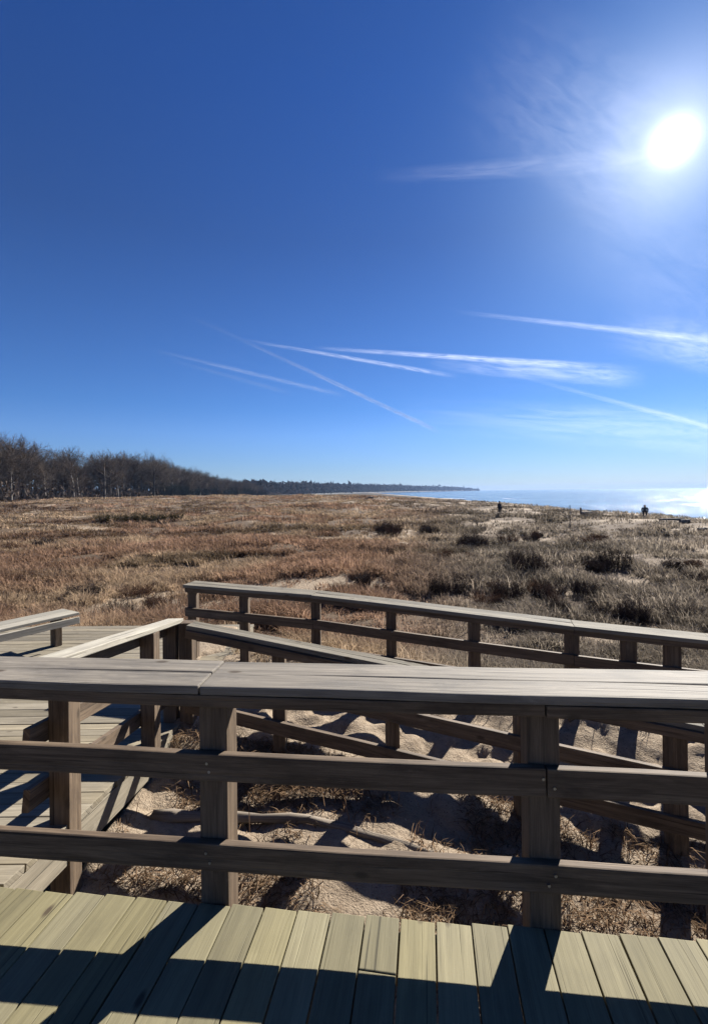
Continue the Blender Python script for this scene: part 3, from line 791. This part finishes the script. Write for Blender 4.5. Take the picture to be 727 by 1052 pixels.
top = H + (CY - topy)*y/F - (px-CX)*math.sin(ROLL)*y/F
top = top*(.75 + .35*vnoise(x/12, y/12, 5))
off = RNG.uniform(0, 1, n)**1.5*(40 + 120*ti/39)
x = x - off*.6; y = y + off*.8
z = zb_ + (np.maximum(top, zb_+3) - zb_)*RNG.uniform(.05, 1, n)
sz = (1.2 + y/900.0)*RNG.uniform(.6, 1.5, n)
c = np.stack([x, y, z], 1)
V = (c[:, None, :] + RNG.normal(0, 1, (n, 3, 3))*sz[:, None, None]*np.array([1, 1, 1.1])).reshape(-1, 3)
colr = np.concatenate([np.repeat(np.array([.042, .038, .040])*RNG.uniform(.6, 1.4, (n, 1)), 3, 0), np.ones((3*n, 1))], 1)
tag(link('woodland', np_mesh('woodland', V, tris=np.arange(3*n).reshape(-1, 3), mat=M_TWIG, attrs={'Col': ('FLOAT_COLOR', colr)})), kind='stuff')

# ------------------------------------------------------------------ person, stake, small tree, driftwood
def skin_body(name, verts, edges, radii, mat, parent=None, root=0, sub=2):
    me = bpy.data.meshes.new(name); me.from_pydata(verts, edges, []); me.update(); me.materials.append(mat)
    o = link(name, me, parent)
    sk = o.modifiers.new('skin', 'SKIN'); ss = o.modifiers.new('sub', 'SUBSURF'); ss.levels = sub; ss.render_levels = sub
    for i, r in enumerate(radii):
        me.skin_vertices[0].data[i].radius = (r, r) if not isinstance(r, tuple) else r
        me.skin_vertices[0].data[i].use_root = (i == root)
    return o
def make_person(px, py, hpx, rot, label, bulk=1.0):
    p = on_ground(px, py); sc_ = hpx*p.y/F/1.76
    per = empty('person', p); per.scale = (sc_*bulk, sc_*bulk, sc_); per.rotation_euler.z = R(rot)
    tag(per, label, 'person')
    body = [(0, 0, .98), (0, 0, 1.15), (0, -.01, 1.36), (0, 0, 1.47), (0, .01, 1.56),
            (.10, 0, .92), (.115, .01, .52), (.12, -.01, .09), (.125, .12, .03), (-.10, 0, .92), (-.11, .03, .52), (-.12, -.03, .09), (-.13, .10, .03),
            (.18, 0, 1.40), (.23, -.02, 1.13), (.21, .08, .90), (.205, .12, .82), (-.18, 0, 1.40), (-.235, -.02, 1.13), (-.21, .07, .90), (-.20, .12, .82)]
    ed = [(0, 1), (1, 2), (2, 3), (3, 4), (0, 5), (5, 6), (6, 7), (7, 8), (0, 9), (9, 10), (10, 11), (11, 12), (2, 13), (13, 14), (14, 15), (15, 16), (2, 17), (17, 18), (18, 19), (19, 20)]
    ra = [.15, .14, .16, .075, .07, .10, .07, .05, .045, .10, .07, .05, .045, .075, .058, .045, .04, .075, .058, .045, .04]
    def reparent(o, e): o.matrix_parent_inverse = Matrix(); o.parent = e
    o = skin_body('body', body, ed, ra, M_COAT); reparent(o, per)
    hd = bmesh.new(); bmesh.ops.create_uvsphere(hd, u_segments=20, v_segments=14, radius=.115)
    for v in hd.verts:
        v.co.x *= .78; v.co.z *= 1.12; v.co.y *= .95
        if v.co.y > .07 and abs(v.co.x) < .025 and abs(v.co.z) < .04: v.co.y += .022
        v.co.z += 1.645; v.co.y += .015
    me = bpy.data.meshes.new('head'); hd.to_mesh(me); hd.free(); me.materials.append(M_SKIN); o = link('head', me); reparent(o, per)
    hr = bmesh.new(); bmesh.ops.create_uvsphere(hr, u_segments=20, v_segments=14, radius=.124)
    for v in hr.verts:
        v.co.x *= .82; v.co.z = v.co.z*1.08 if v.co.z > -.02 or v.co.y < .02 else -.02
        if v.co.y > .03 and v.co.z < .03: v.co.y = .03
        v.co.z += 1.665; v.co.y -= .004
    me = bpy.data.meshes.new('knit_hat'); hr.to_mesh(me); hr.free(); me.materials.append(M_HAIR); o = link('hair', me); reparent(o, per)

make_person(513, 530.5, 15.5, 200, 'taller slim person in dark coat standing on the dune crest, left of the thin stake')
make_person(662, 532.5, 13.5, 150, 'stocky person in bulky dark coat standing before the glittering lake at far right', 1.5)

p = on_ground(585, 546); hh = 27*p.y/F
e = empty('stake', p); tag(e, 'thin dark stake rising from a low mound on the right side of the dunes', 'stake')
mb = MB(); mb.cyl(p - Vector((0, 0, .2)), p + Vector((.02, 0, hh)), .036, .03); mb.build('pole', M_POLE, e)
mb = MB(); mb.board(p + Vector((-.42, .0, .05)), p + Vector((.40, .1, .06)), (0, 0, 1), .15, .2, .03, .02, 4); mb.build('footing', M_OLD, e)

def log(px, py, wpx, hpx, label, stub=None, name='driftwood_log'):
    p = on_ground(px, py); d = p.y/F; w = wpx*d; r = hpx*d/2
    mb = MB(); q0 = p + Vector((-w/2, 0, r*.7)); q = q0
    r0 = r*.9
    for i in range(5):
        q2 = p + Vector((-w/2 + w*(i+1)/5, random.uniform(-.1, .1), r*.7 + random.uniform(-.15, .25)*r)); r1 = r*random.uniform(.6, 1.05)
        mb.cyl(q, q2, r0, r1, 9); q, r0 = q2, r1
    if stub: mb.cyl(p + Vector((stub[0]*d, 0, 0)), p + Vector((stub[0]*d*1.1, 0, stub[1]*d)), 1.1*d, .8*d, 8)
    o = mb.build(name, M_OLD); tag(o, label, 'driftwood'); return o
log(602, 529.5, 11, 5.5, 'short thick driftwood log with an upright stub on the dune crest', (-5.5, 8))
log(690, 535, 26, 3.2, 'long low driftwood log lying at the edge of the shore beneath the glitter')
log(702, 537.5, 8, 5, 'stubby driftwood lump at the right end of the long shore log')
log(721, 545, 9, 3.5, 'small dark driftwood piece lying nearest the right edge of the dunes')
log(380, 512.5, 6, 3, 'small dark driftwood lump far off in the field under the headland')

def drift(P, r, label, name, mat):
    mb = MB()
    pts_ = [Vector((x, y, hz(x, y) + dz)) for x, y, dz in P]
    n_ = 14
    def at(t):
        f_ = t*(len(pts_)-1); i = min(int(f_), len(pts_)-2); u = f_ - i; return pts_[i].lerp(pts_[i+1], u*u*(3-2*u)*.5 + u*.5)
    V, Fc = [], []
    for i in range(n_+1):
        t = i/n_; c = at(t); d_ = (at(min(1, t+.02)) - at(max(0, t-.02))).normalized(); s_ = d_.cross(Vector((0, 0, 1))).normalized(); u_ = s_.cross(d_)
        rr = r*(1 - .55*t)*(.9 + .2*math.sin(i*2.3))
        for k in range(12):
            q = 2*math.pi*k/12; w = 1 + .10*math.sin(3*q + i*.7) + .05*math.sin(7*q + i*1.9) - .2*abs(math.sin(q))
            V.append(tuple(c + (s_*math.cos(q) + u_*math.sin(q))*rr*w))
    for i in range(n_):
        for k in range(12): Fc.append((i*12+k, i*12+(k+1) % 12, (i+1)*12+(k+1) % 12, (i+1)*12+k))
    Fc.append(tuple(range(12))[::-1]); Fc.append(tuple(n_*12+k for k in range(12)))
    me = bpy.data.meshes.new(name); me.from_pydata(V, [], Fc); l = me.uv_layers.new(name='UVMap')
    for lp in me.loops:
        i, k = divmod(lp.vertex_index, 12); l.data[lp.index].uv = (i/n_*2, abs(k-6)/12*.5)
    me.polygons.foreach_set('use_smooth', [True]*len(me.polygons)); me.materials.append(mat); me.update()
    o = link(name, me); tag(o, label, 'driftwood')
M_BLEACH = wood('bleached driftwood', (.085, .066, .05), (.24, .20, .155), .9, .1, .5, .15, (.07, .055, .042), .7)
drift([(-1.45, 3.30, -.005), (-.9, 3.33, .015), (-.35, 3.30, .01), (.15, 3.18, .005), (.55, 3.08, -.01)], .055, 'pale bleached log lying on the sand below the front railing', 'driftwood_log', M_BLEACH)
drift([(1.55, 3.06, .04), (1.85, 3.02, .06), (2.15, 2.90, .05), (2.42, 2.76, .03)], .028, 'thin curved bleached branch on the sand at right below the railing', 'driftwood_branch', M_BLEACH)

# ------------------------------------------------------------------ contrails and thin cloud, kilometres up
def contrail(a, b, w0, w1, dens, wisp, label, name='contrail', alt=4500.0, cat='contrail', group='contrails over the horizon', uvs=(16, 4)):
    n = 40; V, Q, uv = [], [], []; m_ = 8
    P0, P1 = [], []
    A = Vector((*([ray(*a)[0]]), 1, ray(*a)[1])); B = Vector((ray(*b)[0], 1, ray(*b)[1]))
    A = A*(alt/A.z); B = B*(alt/B.z)
    for i in range(n+1):
        t = i/n; c = A.lerp(B, t); dist = c.length
        w = (w0*(1-t) + w1*t)/F*dist*.5
        g = (B-A).normalized(); vd = c.normalized(); s = g.cross(vd).normalized(); th = g.cross(s).normalized()
        for k in range(m_):
            q = 2*math.pi*k/m_
            V.append(c + Vector((0, 0, H)) + s*w*math.cos(q) + th*w*.45*math.sin(q))
    for i in range(n):
        for k in range(m_):
            j = (k+1) % m_
            Q.append((i*m_+k, i*m_+j, (i+1)*m_+j, (i+1)*m_+k))
            ck, cj = (1+math.cos(2*math.pi*k/m_))/2, (1+math.cos(2*math.pi*j/m_))/2
            uv += [(i/n, ck), (i/n, cj), ((i+1)/n, cj), ((i+1)/n, ck)]
    me = bpy.data.meshes.new(name); me.from_pydata([tuple(v) for v in V], [], Q)
    l = me.uv_layers.new(name='UVMap'); l.data.foreach_set('uv', [c for q in uv for c in q])
    me.polygons.foreach_set('use_smooth', [True]*len(me.polygons))
    me.materials.append(cloud_mat(name, dens, wisp, uvs)); me.update()
    o = link(name, me); tag(o, label, cat, group); return o
contrail((190, 322), (452, 444), 4, 6, .24, .14, 'long straight contrail slanting down across the others towards the far wood')
contrail((250, 349), (470, 387), 4, 6, .11, .14, 'bright contrail meeting the long slanting one at its upper left end')
contrail((320, 357), (615, 377), 5, 9, .11, .18, 'brightest, nearly level contrail in the middle of the sky')
contrail((155, 359), (356, 407), 4, 6, .09, .16, 'upper of the two short parallel contrails above the bare trees')
contrail((172, 369), (302, 405), 4, 6, .055, .16, 'faint lower one of the two short parallel contrails above the bare trees')
contrail((465, 320), (800, 357), 5, 10, .075, .2, 'highest contrail on the right, spreading below the sun')
contrail((520, 383), (800, 458), 5, 9, .13, .2, 'broad contrail slanting down to the right above the lake')
CI = dict(name='cirrus_cloud', cat='cloud', group='cirrus wisps')
contrail((620, 338), (830, 376), 44, 50, .075, .16, 'ragged wisp of cirrus below the highest contrail', uvs=(7, 5), **CI)
contrail((440, 372), (660, 388), 20, 26, .07, .16, 'thin torn cirrus streak under the brightest contrail', uvs=(7, 4), **CI)
contrail((400, 424), (830, 452), 46, 50, .06, .16, 'faint flat cirrus veil low above the lake', uvs=(8, 7), **CI)
contrail((380, 182), (720, 160), 14, 22, .018, .2, 'faint level streak left of the sun', uvs=(5, 3), **CI)  # faint see-through streak reaching left from the sun
contrail((490, 60), (690, 185), 110, 130, .026, .15, 'broad feathery cirrus veil above and left of the sun', uvs=(5, 9), **CI)
contrail((560, 210), (800, 330), 110, 130, .02, .16, 'thin cirrus veil hanging just under the sun', uvs=(5, 8), **CI)

# ------------------------------------------------------------------ air
hb = bmesh.new(); bmesh.ops.create_cube(hb, size=1.0)
for v in hb.verts: v.co = Vector((v.co.x*19000, v.co.y*19000, -9.0 + (v.co.z+.5)*70.0))
zmin = float(Z.min()); 
for v in hb.verts:
    if v.co.z < 0: v.co.z = min(-8.0, zmin - 1.0)
me = bpy.data.meshes.new('haze'); hb.to_mesh(me); hb.free()
m, nt, out = new_mat('haze air'); pv = nt.node('ShaderNodeVolumePrincipled', i_Density=.00010, i_Anisotropy=0.0); nt.set(pv.inputs['Color'], rgb((.42, .62, 1.0)))
nt.l.new(pv.outputs[0], out.inputs['Volume']); me.materials.append(m)
tag(link('haze', me), kind='stuff')
